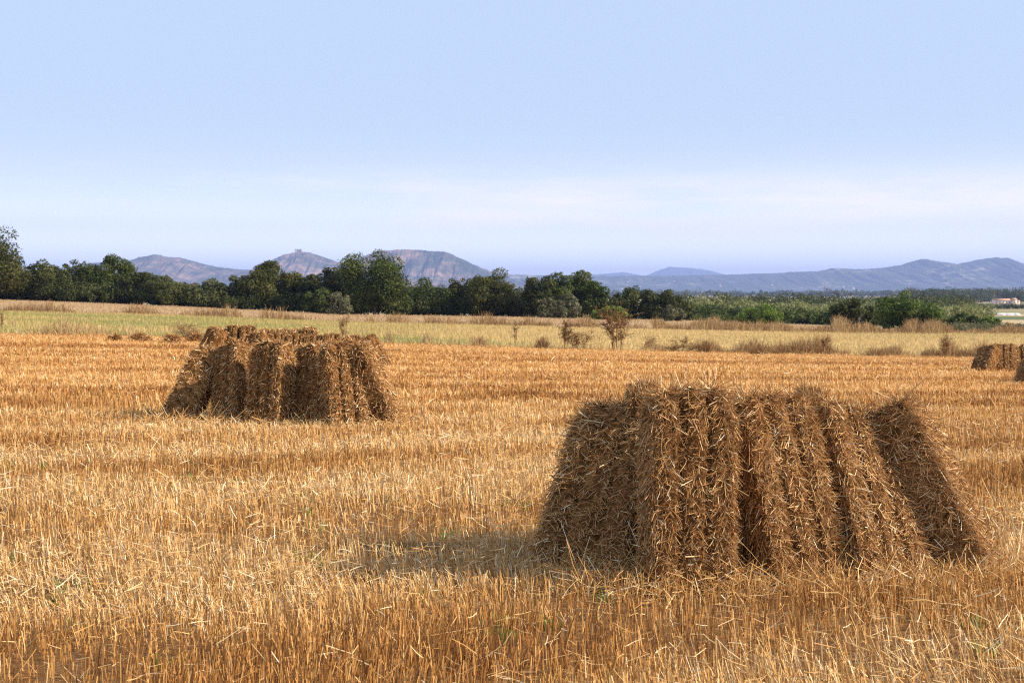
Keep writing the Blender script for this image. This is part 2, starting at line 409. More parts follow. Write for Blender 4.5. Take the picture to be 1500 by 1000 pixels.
def rear_bale(me, ut, vt, dtop, lean, dxb, yaw, label, group, scale=1.0, sx=1.0):
    """a bale of the far row, leaning towards the camera: top centre given"""
    T = world(ut, vt, dtop); by = dtop+lean; bx = T[0]+dxb
    P0 = np.array([bx, by, float(zat(bx, by))])
    return place_bale(me, P0, T, yaw, label, group, scale, sx)
gA = 'straw bales of the large stack at the front right'
front_bale(NEAR[0], 840, 846, 906, 604, R(-28), 'dark shaded bale at the left end of the nearest stack, leaning right', gA, sx=1.12)
front_bale(NEAR[1], 1017, 872, 1019, 570, R(8), 'upright bale with three bulging ribs, second from the left in the nearest stack', gA, sx=.90)
front_bale(NEAR[2], 1193, 863, 1137, 589, R(20), 'sunlit ribbed bale of the nearest stack with a dark gap on its left', gA, sx=.92)
front_bale(NEAR[3], 1316, 860, 1256, 611, R(22), 'sunlit ribbed bale of the nearest stack beside its right end bale', gA, sx=.95)
front_bale(NEAR[0], 1458, 848, 1340, 600, R(60), 'reddish bale leaning left against the right end of the nearest stack', gA, sx=.85)
rear_bale(NEAR[3], 944, 567, 7.62, .33, -.02, R(175), 'small dark bale end poking up behind the left end bale of the nearest stack', gA, sx=.45)
rear_bale(NEAR[2], 1092, 592, 7.62, .33, 0.0, R(185), 'rear bale top with stray straws showing in the first dip of the nearest stack', gA, sx=.45)
rear_bale(NEAR[1], 1194, 578, 7.64, .33, 0.03, R(178), 'rear bale top with a pale straw tuft, behind the middle of the nearest stack', gA, sx=.4)
rear_bale(NEAR[3], 1296, 616, 7.62, .33, 0.05, R(182), 'rear bale just showing behind the right ribbed bale of the nearest stack', gA, sx=.4)
gB = 'straw bales of the middle stack on the left'
front_bale(MIDM[0], 240, 620, 291, 515, R(-88), 'dark slanting bale at the left end of the middle stack, leaning right', gB, sx=.85)
front_bale(MIDM[1], 327, 622, 331, 505, R(-34), 'shaded bale of the middle stack next to the light gap on its left', gB, sx=.93)
front_bale(MIDM[2], 384, 627, 391, 501, R(-22), 'shaded bale of the middle stack, third from its left end', gB, sx=.93)
front_bale(MIDM[0], 449, 626, 445, 509, R(-30), 'shaded bale of the middle stack just left of the brightly lit one', gB, sx=.93)
front_bale(MIDM[1], 514, 630, 503, 503, R(24), 'brightly sunlit ribbed bale of the middle stack', gB, sx=.98)
front_bale(MIDM[2], 588, 625, 536, 505, R(82), 'reddish bale leaning left at the right end of the middle stack', gB)
rear_bale(MIDM[0], 355, 510, 16.3, .33, 0, R(180), 'rear bale showing between the tops of the second and third bales of the middle stack', gB)
rear_bale(MIDM[2], 415, 511, 16.3, .33, 0, R(182), 'rear bale top behind the middle of the middle stack', gB)
rear_bale(MIDM[1], 472, 510, 16.3, .33, 0, R(178), 'rear bale top behind the sunlit bale of the middle stack', gB)
gC = 'straw bales of the stack behind the middle stack'
def B(me, ut, vt, d, yaw, label, dxb=0, lean=-.3, sx=1.0):
    T = world(ut, vt, d); bx = T[0]+dxb; by = d+lean; P0 = np.array([bx, by, float(zat(bx, by))])
    return place_bale(me, P0, T, yaw, label, gC, 1, sx)
B(FARM[0], 322, 479, 31.0, R(-50), 'leaning bale with rounded top at the left end of the distant stack on the left', -.34, .0)
B(FARM[1], 342, 476, 31.2, R(-10), 'dark bale second from the left in the stack behind the middle stack', 0, -.3, .7)
B(FARM[0], 362, 476, 31.2, R(28), 'sunlit ribbed bale third from the left in the stack behind the middle stack', .05, -.3, .8)
B(FARM[1], 379, 487, 29.4, R(-20), 'round topped pale bale left of the front row in the stack behind', -.05)
for u_, v_, l_, y_ in ((407, 488, 'dark square topped bale in the front row of the stack behind', 10), (433, 489, 'square topped bale with a lit right edge in the front row of the stack behind', 15),
                    (460, 490, 'square bale right of the middle in the front row of the stack behind', 5), (486, 488, 'bale with ragged top above the sunlit bale of the middle stack', 8)):
    B(FARM[int(u_) % 2], u_, v_, 29.6, R(y_), l_, 0, -.3, .86)
B(FARM[0], 511, 490, 30, R(30), 'dark bale second from the right in the stack behind the middle stack', .1, 0)
B(FARM[1], 534, 493, 30, R(60), 'reddish bale leaning left at the right end of the stack behind the middle stack', .35, 0)
for k_, (u_, v_) in enumerate(((390, 481), (414, 482), (436, 482), (453, 479))):
    B(FARM[k_ % 2], u_, v_, 30.9, R(180), ['rear bale top beside the round topped pale bale of the stack behind', 'second rear bale top from the left in the stack behind', 'third rear bale top from the left in the stack behind', 'highest rear bale top near the middle of the stack behind'][k_], 0, .3, .8)
gD = 'straw bales of the far stack at the right edge'
def Bd(me, ub, vb, ut, vt, yaw, label, sx=1.0, back=None):
    front_bale(me, ub, vb, ut, vt, yaw, label, gD, sx=sx, back=back)
Bd(FARM[0], 1434, 545, 1447, 509, R(-42), 'left leaning end bale of the far stack at the right edge', 1.1)
Bd(FARM[1], 1455, 545, 1452, 510, R(45), 'bale forming the lit side of the dark gap in the far stack', .7)
Bd(FARM[1], 1474, 545, 1473, 508, R(-8), 'upright bale right of the dark gap in the far stack', 1.1)
Bd(FARM[0], 1492, 545, 1490, 510, R(12), 'bale at the picture edge in the far stack', 1.1)
Bd(FARM[0], 1512, 545, 1508, 510, R(5), 'bale of the far stack cut off by the right picture edge', 1.1)
front_bale(MIDM[0], 1500, 566, 1511, 529, R(-45), 'slanting dark bale in front of the far stack, cut by the right picture edge', gD, L=.8)
# ------------------------------------------------------------ stubble
def keep_clear(X, Y):
    """stubble is pressed flat right under the near bales"""
    k = np.ones(len(X), bool)
    k &= ~((X > .35) & (X < 2.35) & (Y > 7.0) & (Y < 7.9))
    return k
ca, sa = math.cos(ROWA), math.sin(ROWA)
def bandv(X, Y):
    c = -X*sa+Y*ca
    al = X*ca+Y*sa; b = .5+.5*np.sin(c*2*math.pi/2.6+7*fbm(X*.2, Y*.2+7, 3))
    st = fbm(al*.10+50, c*1.6+3, 4)/.9; far = np.clip((Y-20)/15, 0, 1); st2 = fbm(al*.03+5, c*.55+3, 4)/.9
    return np.clip(.5+1.35*((b*.2+.4*fbm(X*.45, Y*.45+11, 3)/.9+.4*st)*(1-far)+(.25*b+.75*st2)*far-.5), 0, 1), c
def scatter(r0, r1, dens, half=.50, y_limit=True):
    n = int(dens*half*(r1*r1-r0*r0)); y = np.sqrt(rng.uniform(r0*r0, r1*r1, n)); x = rng.uniform(-half, half, n)*y
    if y_limit:
        px = CX+F*x/y; k = y < np.interp(px, AZ, LB[1])-.2; x = x[k]; y = y[k]
    return x, y
def stubble(g, r0, r1, dens, w, h, tilt=.10, segs=1):
    x, y = scatter(r0, r1, dens)
    # snap to drill rows
    c = -x*sa+y*ca; al = x*ca+y*sa; sp = .145
    cr = (np.round(c/sp)+rng.normal(0, .17, len(c)))*sp; snap = rng.random(len(c)) < (.8 if r0 < 16 else 0.0)
    c = np.where(snap, cr, c); x = al*ca-c*sa; y = al*sa+c*ca
    k = keep_clear(x, y) & (y > 1); x = x[k]; y = y[k]
    bd, c = bandv(x, y); n = len(x)
    gap = fbm(x*1.3+40, y*1.3, 3)
    k = rng.random(n) < np.clip((gap-.27)*5, .35, 1); x = x[k]; y = y[k]; bd = bd[k]; n = len(x)
    hh = h*rng.uniform(.55, 1.15, n)*(1.12-.5*bd*.7)*(1+.25*(fbm(x*.8, y*.8+60, 2)-.37)*2)
    lean = np.stack([-(bd-.35)*.75*fbm(x*.6+90, y*.6, 2)*2.0, -(bd-.5)*.25, np.zeros(n)], -1)
    D = np.stack([rng.normal(0, tilt, n), rng.normal(0, tilt, n), np.ones(n)], -1)+lean*rng.uniform(.3, 1.4, (n, 1))
    wild = rng.random(n) < .05; D[wild, :2] += rng.normal(0, .7, (wild.sum(), 2))
    D = nrm(D)*hh[:, None]
    P = np.stack([x, y, zat(x, y)-.01], -1)
    ang = rng.uniform(-1.1, 1.1, n); W = np.stack([np.cos(ang), np.sin(ang), np.zeros(n)], -1)*(w*rng.uniform(.6, 1.4, n))[:, None]
    t = np.clip(rng.normal(.50, .17, n)+np.clip((bd-.5)*1.3, -.27, .15)+(rng.random(n) > .95)*.2+(.02 if r0 < 14 else -.02), 0, 1)
    blades(g, P, D, W, t, bend=rng.normal(0, .012, (n, 3)), segs=segs, tip=.85)
g = G()
stubble(g, 4.2, 8, 2300, .0017, .128, segs=2)
stubble(g, 8, 12, 1800, .0020, .125)
stubble(g, 12, 18, 1000, .0029, .125)
stubble(g, 18, 30, 520, .0043, .115)
stubble(g, 30, 64, 230, .0065, .10)
o = g.build('stubble', STUB); tag(o, 'golden cut straw stubble standing in rows over the whole near field', 'stubble', kind='stuff')
def litter(g, r0, r1, dens, w, L, lift=.05, pat=True):
    x, y = scatter(r0, r1, dens); bd, c = bandv(x, y)
    k = rng.random(len(x)) < np.clip(bd*1.7-.45, .22, 1); x = x[k]; y = y[k]; n = len(x)
    a = rng.uniform(0, 2*math.pi, n); l = L*rng.uniform(.4, 1.5, n)
    D = np.stack([np.cos(a)*l, np.sin(a)*l, rng.normal(.15, .25, n)*l], -1)
    P = np.stack([x, y, zat(x, y)+rng.uniform(.01, lift, n)], -1)
    W = nrm(np.cross(D, np.stack([rng.normal(0, .6, n), rng.normal(0, .6, n), np.ones(n)], -1)))*(w*rng.uniform(.6, 1.5, n))[:, None]
    blades(g, P, D, W, np.clip(rng.normal(.70 if r0 < 14 else .6, .16, n), 0, 1), bend=rng.normal(0, .02, (n, 3))*L*8, segs=2, tip=.7)
g = G()
litter(g, 4.2, 8, 900, .0016, .075, .12); litter(g, 8, 16, 620, .0021, .08, .12)
litter(g, 16, 30, 110, .003, .11, .12); litter(g, 30, 64, 50, .005, .12, .12)
# loose straws on the flattened patch beneath the bales
n = 5000; x = rng.uniform(.2, 2.5, n); y = rng.uniform(6.7, 8.2, n); a = rng.uniform(0, 6.28, n)
D = np.stack([np.cos(a), np.sin(a), rng.normal(.2, .3, n)], -1)*rng.uniform(.05, .15, (n, 1))
blades(g, np.stack([x, y, zat(x, y)+.01], -1), D, nrm(np.cross(D, [0, 0, 1.]))*.0022, np.clip(rng.normal(.5, .2, n), 0, 1), segs=1)
def skirt(x0, x1, y0, y1, n, w, l):
    x = rng.uniform(x0, x1, n); y = rng.normal((y0+y1)/2, (y1-y0)/4, n); a = rng.uniform(0, 6.28, n)
    D = np.stack([np.cos(a), np.sin(a), rng.normal(.35, .45, n)], -1)*rng.uniform(l*.5, l*1.5, (n, 1))
    P = np.stack([x, y, zat(x, y)+rng.uniform(.0, .09, n)], -1)
    blades(g, P, D, nrm(np.cross(D, rng.normal(0, 1, (n, 3))))*w, np.clip(rng.normal(.58, .2, n), 0, 1), bend=rng.normal(0, .03, (n, 3)), segs=2)
skirt(.30, 2.55, 6.45, 7.25, 3200, .0018, .10); skirt(-4.0, -1.1, 15.0, 15.7, 1500, .003, .12)
o = g.build('loose_straw', STUB); tag(o, 'pale loose straw scattered in streaks between the stubble', 'loose straw', kind='stuff')
# green shoots low between the stubble
g = G()
for k in range(80):
    y0 = rng.uniform(4.6, 12); x0 = rng.uniform(-.42, .42)*y0; n = 16
    x = x0+rng.normal(0, .035, n); y = y0+rng.normal(0, .035, n)
    D = np.stack([rng.normal(0, .4, n), rng.normal(0, .4, n), np.ones(n)], -1)*rng.uniform(.03, .07, (n, 1))
    a = rng.uniform(0, 6.28, n); W = np.stack([np.cos(a), np.sin(a), 0*a], -1)*.006
    blades(g, np.stack([x, y, zat(x, y)], -1), D, W, rng.uniform(.3, 1, n), segs=2, tip=.3)
o = g.build('green_shoots', LEAF['bright']); tag(o, 'small green weed shoots low among the stubble', 'weeds', kind='stuff')
# ------------------------------------------------------------ field grasses
def field_grass(name, label, fd0, fd1, n, w, h, tmean, green=None, m=GRASS, x0=-.52, x1=.52):
    f = rng.random(n); q = rng.uniform(x0, x1, n); px = CX+F*q
    d0 = np.interp(px, AZ, fd0); d1 = np.interp(px, AZ, fd1); y = np.sqrt(d0*d0+(d1*d1-d0*d0)*f); x = q*y
    nz = fbm(x*.07+5, y*.18+3, 3)
    t = np.clip(rng.normal(tmean, .13, n)+(nz-.44)*1.3+(green(px, (y-d0)/(d1-d0)) if green else 0), 0, 1)
    P = np.stack([x, y, zat(x, y)-.02], -1); hh = h*rng.uniform(.4, 1.3, n)*(1+(nz-.44))
    D = np.stack([rng.normal(0, .25, n), rng.normal(0, .25, n), np.ones(n)], -1)*hh[:, None]
    a = rng.uniform(-1, 1, n); W = np.stack([np.cos(a), np.sin(a), 0*a], -1)*(w*rng.uniform(.5, 1.4, n))[:, None]
    g = G(); blades(g, P, D, W, t, segs=1, tip=.4); o = g.build(name, m); tag(o, label, name.replace('_', ' '), kind='stuff')
def greenf(px, f):
    left = np.clip((560-px)/400, 0, 1); near = np.clip(1-f*3.2, 0, 1)*np.clip((900-px)/200, 0, 1)*np.clip((px-480)/80, 0, 1)
    return .14-.26*left*np.clip(.25+f, 0, 1)-.36*near+.38*np.clip((px-600)/300, 0, 1)
field_grass('meadow_grass', 'thin green and yellow grass of the field beyond the stubble', LB[1]+.5, LC[1]-1, 170000, .013, .19, .50, greenf)
field_grass('dry_grass', 'dry tan stubble of the field in front of the tree line', LC[1]+1, LD[1], 60000, .025, .13, .55, m=TANG)
def fringe(name, label, L_, n, w, h, width, seed, tm, m=DRY, off=0, x0=-.5, x1=.5, thresh=.42):
    q = rng.uniform(x0, x1, n); px = CX+F*q; d = np.interp(px, AZ, L_[1])+off+rng.normal(0, width, n); x = q*d; y = d
    nz = fbm(q*60+seed, q*0+seed, 3); nz2 = fbm(q*260+seed, q*0+2., 2)
    k = rng.random(n) < np.clip((nz-thresh)*6, .22, 1); x = x[k]; y = y[k]; nz = nz[k]; nz2 = nz2[k]; n = len(x)
    hh = h*rng.uniform(.25, 1.1, n)*np.clip(.3+(nz-.3)*1.9, .25, 1.3)*(.45+1.3*nz2)
    D = np.stack([rng.normal(0, .22, n), rng.normal(0, .22, n), np.ones(n)], -1)*hh[:, None]
    a = rng.uniform(-1.3, 1.3, n); W = np.stack([np.cos(a), np.sin(a), 0*a], -1)*(w*rng.uniform(.5, 1.4, n))[:, None]
    g = G(); blades(g, np.stack([x, y, zat(x, y)-.03], -1), D, W, np.clip(rng.normal(tm, .17, n)+(nz2-.4)*.4, 0, 1), bend=rng.normal(0, .1, (n, 3))*h, segs=2, tip=.4)
    # small seed heads and dead leaves
    m2 = n; i = rng.integers(0, n, m2); P = np.stack([x, y, zat(x, y)], -1)[i]+D[i]*rng.uniform(.4, 1, (m2, 1)); 
    blades(g, P, nrm(rng.normal(0, 1, (m2, 3)))*w*3, nrm(rng.normal(0, 1, (m2, 3)))*w*1.2, np.clip(rng.normal(tm-.1, .2, m2), 0, 1))
    o = g.build(name, m); tag(o, label, 'weeds', kind='stuff')
fringe('field_edge_weeds', 'dry brown weeds along the edge of the stubble field, thickest on the right', LB, 20000, .0075, .80, .45, 5, .52, off=.3, x0=.13, thresh=.22)
fringe('field_edge_weeds', 'low pale dry weeds along the left half of the stubble field edge', LB, 12000, .0065, .55, .40, 9, .68, off=.3, x1=.13)
fringe('far_border_weeds', 'brown dry weeds on the border behind the green field', LC, 14000, .017, .95, .9, 15, .50, off=0, x1=.22, thresh=.32)
fringe('far_border_weeds', 'taller tangled brown weeds on the far border at the right', LC, 30000, .018, 1.15, 2.6, 25, .58, off=2, x0=.10, thresh=.05)
# ------------------------------------------------------------ individual dry plants at the field edge
def dry_shrub(u, v, wpx, hpx, label, stems=6, leafy=.6, lean=0, tm=.35, arch=0, name='dry_shrub', cat='shrub'):
    p = hit(u, v); s = p[1]/F; w = wpx*s*1.15; h = hpx*s; root = empty(name, p); tag(root, label, cat)
    gs = G(); gl = G()
    for k in range(stems):
        a = rng.uniform(-1, 1); b = rng.uniform(-.6, .6); hh = h*rng.uniform(.7, 1)
        if arch: th = rng.uniform(.1, math.pi-.1); q_ = rng.uniform(.7, 1); a = math.cos(th)*q_; hh = h*max(.15, math.sin(th))*q_*.85
        x1 = a*w*.5*(1 if not arch else 1.0)+lean*w*.4; pts = []
        for i in range(6):
            f = i/5; pts.append((a*w*.22*(1-f)+x1*f**1.2+rng.normal(0, .02)*w, b*w*.4*f, hh*(f if not arch else f**.8)))
        gs.tube(pts, np.linspace(.013, .005, 6)*h*.8, rng.uniform(.2, .5), 5)
        pts = np.array(pts)
        for j in range(18):
            f = rng.uniform(.18, 1)**.7; q = np.array([np.interp(f, np.linspace(0, 1, 6), pts[:, c]) for c in range(3)])
            e = q+np.array([rng.normal(0, .26)*w+lean*.1*w, rng.normal(0, .16)*w, rng.normal(.09, .10)*h])
            gs.tube([q, (q+e)/2+rng.normal(0, .02, 3), e], np.array([.006, .004, .003])*h, rng.uniform(.2, .6), 4)
            n = int(13*leafy)+1; P = q+(e-q)*rng.uniform(.1, 1.05, (n, 1))+rng.normal(0, .022, (n, 3))*h
            blades(gl, P, nrm(rng.normal(0, 1, (n, 3)))*h*.030, nrm(rng.normal(0, 1, (n, 3)))*h*.011, np.clip(rng.normal(tm, .2, n), 0, 1), segs=1, tip=.5)
    gs.build('stem', DRY, root); gl.build('foliage', DRY, root)
    return root
def tuft(u, v, wpx, hpx, label, tm=.5, n=420, lean=0):
    p = hit(u, v); s = p[1]/F; w = wpx*s; h = hpx*s
    x = rng.normal(0, .22, n)*w; y = rng.normal(0, .2, n)*w; a = rng.uniform(-1, 1, n)
    D = np.stack([x*.7+rng.normal(0, .16, n)*w+lean*w, rng.normal(0, .15, n)*w, h*rng.uniform(.35, 1.05, n)*np.exp(-(x/w/.42)**2)], -1)
    W = np.stack([np.cos(a), np.sin(a), 0*a], -1)*(.007*rng.uniform(.6, 1.4, n))[:, None]
    g = G(); blades(g, np.stack([x, y, 0*x-.02], -1), D, W, np.clip(rng.normal(tm+.08, .2, n), 0, 1), bend=np.stack([rng.normal(0, .12, n)*w, 0*x, -rng.random(n)*.15*h], -1), segs=2, tip=.4)
    o = g.build('dry_tuft', DRY); o.location = p; tag(o, label, 'grass tuft'); return o
dry_shrub(905, 514, 44, 62, 'tall dead brown shrub with several stems at the field edge', 6, 1.5, 0, .30)
dry_shrub(826, 513, 20, 44, 'upright dead weed with dark seed heads left of the tall dead shrub', 4, 1.5, 0, .2)
dry_shrub(846, 514, 34, 30, 'bushy low brown weed joined to the foot of the dark upright weed', 8, 1.6, .2, .3)
dry_shrub(940, 515, 28, 24, 'scraggly dry branch just right of the tall dead shrub', 4, .8, .4, .35)
dry_shrub(996, 517, 46, 30, 'tangled bare tumbleweed leaning right on the field edge', 11, .7, .4, .4, arch=1, name='tumbleweed', cat='tumbleweed')
dry_shrub(268, 497, 42, 27, 'pale round tumbleweed on the left part of the field edge', 14, .8, 0, .7, arch=1, name='tumbleweed', cat='tumbleweed')
dry_shrub(504, 503, 12, 42, 'thin tall dry weed standing behind the right end of the middle stack', 3, .9, 0, .45, name='dry_weed', cat='weed')
dry_shrub(754, 509, 9, 36, 'thin dry weed stalk near the picture middle at the field edge', 2, .8, 0, .5, name='dry_weed', cat='weed')
dry_shrub(1384, 527, 16, 36, 'dry dark weed rising highest at the field edge left of the far stack', 4, 1, .2, .3, name='dry_weed', cat='weed')
dry_shrub(1208, 522, 14, 32, 'dry weed with upright stems behind the right part of the nearest stack', 4, 1, 0, .35, name='dry_weed', cat='weed')
dry_shrub(4, 489, 8, 34, 'single dry stalk at the left picture edge', 2, .6, 0, .4, name='dry_weed', cat='weed')
for a_ in ((794, 512, 20, 22, 'brown grass tuft left of the dark upright weed', .35), (703, 508, 16, 18, 'small reddish tuft at the field edge left of the thin dry stalk', .4),
           (1034, 518, 19, 22, 'rounded dark tuft right of the leaning tumbleweed', .32), (625, 503, 13, 17, 'pale tuft at the field edge right of the middle stack', .75),
           (1110, 521, 22, 20, 'dense brown tuft above the dip of the nearest stack', .35), (1140, 521, 20, 18, 'brown tuft above the sunlit ribs of the nearest stack', .4),
           (1280, 524, 26, 20, 'wide brown tuft above the right end of the nearest stack', .4), (570, 501, 10, 18, 'thin pale tuft just right of the stacks on the left', .65)):
    tuft(*a_)
# old straw heaps at the left edge of the field
def heap(u, v, wpx, hpx, label):
    p = hit(u, v); s = p[1]/F; w = wpx*s*.5; h = hpx*s*1.25
    g = G(); na, nb = 26, 12; V = []
    for i in range(nb):
        for j in range(na):
            th = 2*math.pi*j/na; r = 1-i/(nb-1); nz = .7+.7*float(fbm(math.cos(th)*1.5+u, math.sin(th)*1.5+i*.3, 3))
            V.append((math.cos(th)*w*r*nz, math.sin(th)*w*.7*r*nz, h*(1-r**2.2)*(.6+.9*float(fbm(th*2+u, r*4, 2)))-.03))
    Q = [(i*na+j, i*na+(j+1) % na, (i+1)*na+(j+1) % na, (i+1)*na+j) for i in range(nb-1) for j in range(na)]
    g.add(V, Q, .2); V = np.array(V); n = 1500; i = rng.integers(0, len(V), n)
    D = rng.normal(0, 1, (n, 3)); D[:, 2] = np.abs(D[:, 2])*.4; D = nrm(D)*rng.uniform(.06, .2, (n, 1))
    blades(g, V[i]+rng.normal(0, .03, (n, 3)), D, nrm(np.cross(D, rng.normal(0, 1, (n, 3))))*.006, np.clip(rng.normal(.40, .2, n), 0, 1), segs=2)
    o = g.build('straw_heap', BALE); o.location = p; tag(o, label, 'straw heap', 'old straw heaps at the left field edge')
heap(168, 500, 12, 6, 'smallest heap of old brown straw, leftmost at the field edge')
heap(204, 501, 38, 8, 'long low heap of old brown straw left of the tumbleweed')
heap(252, 503, 28, 8, 'dark heap of old straw in front of the round tumbleweed')
heap(288, 502, 26, 8, 'heap of old straw touching the distant stack on the left')
# ------------------------------------------------------------ trees
def tree(u, v, wpx, hpx, kind, label, d=None, n=None, lobes=None, name='tree', cat='tree', group=None, trunkf=.18, leaf=.20, shape='round'):
    d = d or float(np.interp(u, AZ, LD[1]))+rng.uniform(1, 8)
    x = (u-CX)/F*d; z = float(zat(x, d)); top = H+(HY-v+0.0)/F*d
    h = top-z; w = wpx/F*d; root = empty(name, (x, d, z)); tag(root, label, cat, group)
    w *= 1.12; cz0 = h*trunkf*.25; nl = lobes or int(rng.integers(20, 27)); C = []
    ns = {'pine': 4, 'vase': 7}.get(shape, int(rng.integers(3, 6)) if w > 3.2 else 3)
    for q in range(ns):
        # each limb carries its own sub-crown of a different height and width
        if q == 0: ox, tz, sw = rng.uniform(-.12, .12), 1.0, rng.uniform(.48, .62)
        else: ox, tz, sw = (-1)**q*rng.uniform(.18, .36), rng.uniform(.70, .95), rng.uniform(.46, .64)
        if shape == 'pine': ox *= .6; sw *= 1.25; tz = 1-.12*q
        oy = rng.normal(0, .16); sw_ = w*sw; zt = h*tz; zb = cz0+h*rng.uniform(.0, .12)
        for k in range(int(nl*.8)):
            f = rng.uniform(0, 1); a = rng.uniform(0, 2*math.pi)
            prof = math.sqrt(max(0.02, 1-(abs(f-.45)/.62)**2.2))
            lr = rng.uniform(.13, .24)*min(sw_*1.5, h)*(.6+.5*prof)
            rr = max(0, sw_*.5*prof*rng.uniform(.3, 1.05)**.6-lr*.35)
            C.append((ox*w+rr*math.cos(a), oy*w+rr*math.sin(a), zb+(zt-zb-lr*.6)*f+lr*.1, lr))
    C = np.array(C); n = n or int(min(42000, 3500+480*w*h))
    wts = C[:, 3]**2; idx = rng.choice(len(C), n, p=wts/wts.sum()); c = C[idx]
    dirs = nrm(rng.normal(0, 1, (n, 3))); rad = c[:, 3]*rng.uniform(.35, 1.0, n)**.35*(1+.34*(fbm(dirs[:, 0]*3+idx*1.7, dirs[:, 2]*3+dirs[:, 1]*2, 2)-.37)*3)
    P = c[:, :3]+dirs*rad[:, None]*np.array([1, 1, .78]); P[:, 2] = np.maximum(P[:, 2], .08)
    N = nrm(dirs*.7+rng.normal(0, .55, (n, 3))); A = nrm(np.cross(N, rng.normal(0, 1, (n, 3)))); Bv = np.cross(N, A)
    sz = leaf*rng.uniform(.5, 1.35, (n, 1)); ct = rng.normal(0, .15, len(C))[idx]
    g = G(); blades(g, P-A*sz*.5, A*sz, Bv*sz*.38, np.clip(rng.normal(.45, .2, n)+ct, 0, 1), segs=1, tip=.5)
    # dark inner mass of twigs so the crown is not glass
    gt = G(); th = h*.5; lean = rng.normal(0, .05)*w
    gt.tube([(0, 0, -.2), (lean*.3, 0, th*.5), (lean, 0, th), (lean*1.2, 0, h*.8)], [.055*w*.5+.06, .04*w*.5+.05, .025*w*.5+.03, .02])
    for k in range(12):
        j = C[rng.integers(0, len(C))]; s0 = rng.uniform(.12, .6)*h
        gt.tube([(lean*.5, 0, s0*.8), (j[0]*.5, j[1]*.5, (s0+j[2])/2), (j[0], j[1], j[2])], [.016*w+.02, .010*w+.015, .01], k=5)
    gt.build('trunk', BARK, root); g.build('crown', LEAF[kind], root)
    return root
TR = [
 (-4, 331, 112, 0, 'pine', 'tallest olive green pine at the left picture edge', dict(shape='pine', d=188)),
 (36, 394, 46, 0, 'oak', 'dark low tree tucked under the right side of the pine', {}),
 (72, 379, 52, 0, 'oak', 'dark green oak second from the pine at the left', {}),
 (108, 378, 44, 0, 'oak', 'dark oak with greyish leaves left of the rounded taller oak', {}),
 (158, 374, 62, 0, 'green', 'rounded taller green tree left of the first hill', {}),
 (200, 395, 40, 0, 'oak', 'low dark oak filling the gap under the first hill on the left', {}),
 (236, 398, 62, 0, 'oak', 'broad low oak under the peak of the leftmost hill', {}),
 (274, 419, 30, 0, 'green', 'small tree in the dip of the tree line under the leftmost hill', dict(trunkf=.1)),
 (303, 407, 52, 0, 'grey', 'greyish green rounded tree above the left end of the middle stack', {}),
 (344, 402, 50, 0, 'oak', 'dark rounded tree left of the broad tree below the castle hill', {}),
 (402, 384, 82, 0, 'pine', 'broad olive tree with a pointed top left of the castle hill', {}),
 (430, 403, 40, 0, 'pine', 'lower olive tree overlapping the right side of the broad pointed one', {}),
 (462, 402, 46, 0, 'oak', 'dark tree below the right slope of the castle hill', {}),
 (494, 387, 52, 0, 'oak', 'dark oak leaning on the left of the tallest middle tree', {}),
 (548, 366, 76, 0, 'green', 'tallest tree of the middle of the line, tall uneven dark green crown', dict(shape='vase', lobes=34, n=36000)),
 (466, 421, 36, -5, 'green', 'small bright sided bush in front of the dark trees below the castle hill', dict(trunkf=.05)),
 (494, 428, 34, -6, 'grey', 'grey green drooping bush left of the foot of the tallest middle tree', dict(trunkf=.05)),
 (585, 434, 30, 0, 'oak', 'low dark bush in the gap right of the tallest middle tree', dict(trunkf=.05)),
 (630, 408, 76, 0, 'green', 'wide green tree under the right end of the flat topped hill', {}),
 (680, 406, 38, 0, 'oak', 'narrow dark tree between two wide green trees', {}),
 (722, 395, 62, 0, 'pine', 'high rounded olive tree at the foot of the flat topped hill', {}),
 (762, 421, 34, 0, 'grey', 'low greyish tree in the gap left of the twin crowned tree', {}),
 (796, 402, 46, 0, 'oak', 'dark left half of the big tree group in the picture middle', {}),
 (845, 397, 70, 0, 'green', 'big sunlit rounded tree at the right of the central tree group', dict(lobes=20)),
 (828, 430, 42, -6, 'grey', 'grey leaved bush in front of the big sunlit rounded tree', dict(trunkf=.05)),
 (804, 436, 22, -7, 'grey', 'small pale bush left of the grey leaved bush', dict(trunkf=.05)),
 (885, 436, 28, 0, 'green', 'small green tree just right of the central tree group', {}),
 (893, 448, 42, -12, 'bright', 'bright green low bush behind the tall dead shrub', dict(trunkf=.03)),
 (905, 429, 26, 2, 'oak', 'small dark tree attached left of the round tree in the gap', {}),
 (932, 419, 44, 0, 'oak', 'round dark tree left of the dirt gap with distant view', {}),
 (979, 425, 46, 0, 'oak', 'dark flat domed tree right of the dirt gap', {}),
 (985, 446, 28, -14, 'grey', 'silvery bush in front of the dark flat domed tree', dict(trunkf=.03)),
 (1006, 440, 20, 0, 'oak', 'small dark bush right of the flat domed tree', dict(trunkf=.05)),
 (1118, 443, 62, -20, 'bright', 'bright yellow green spreading bush alone on the right', dict(trunkf=.02, leaf=.13)),
 (1258, 438, 56, -25, 'oak', 'dark grey green wide tree left of the round leafy one at the right', dict(trunkf=.04)),
 (1331, 427, 62, -30, 'leafy', 'leafy rounded green tree, the tallest on the right side', dict(trunkf=.06)),
 (1408, 458, 44, -20, 'green', 'small dark bush right of the tallest tree on the right side', dict(trunkf=.03)),
 (1450, 462, 24, -20, 'bright', 'small light green bush nearest the right picture edge', dict(trunkf=.05)),
]
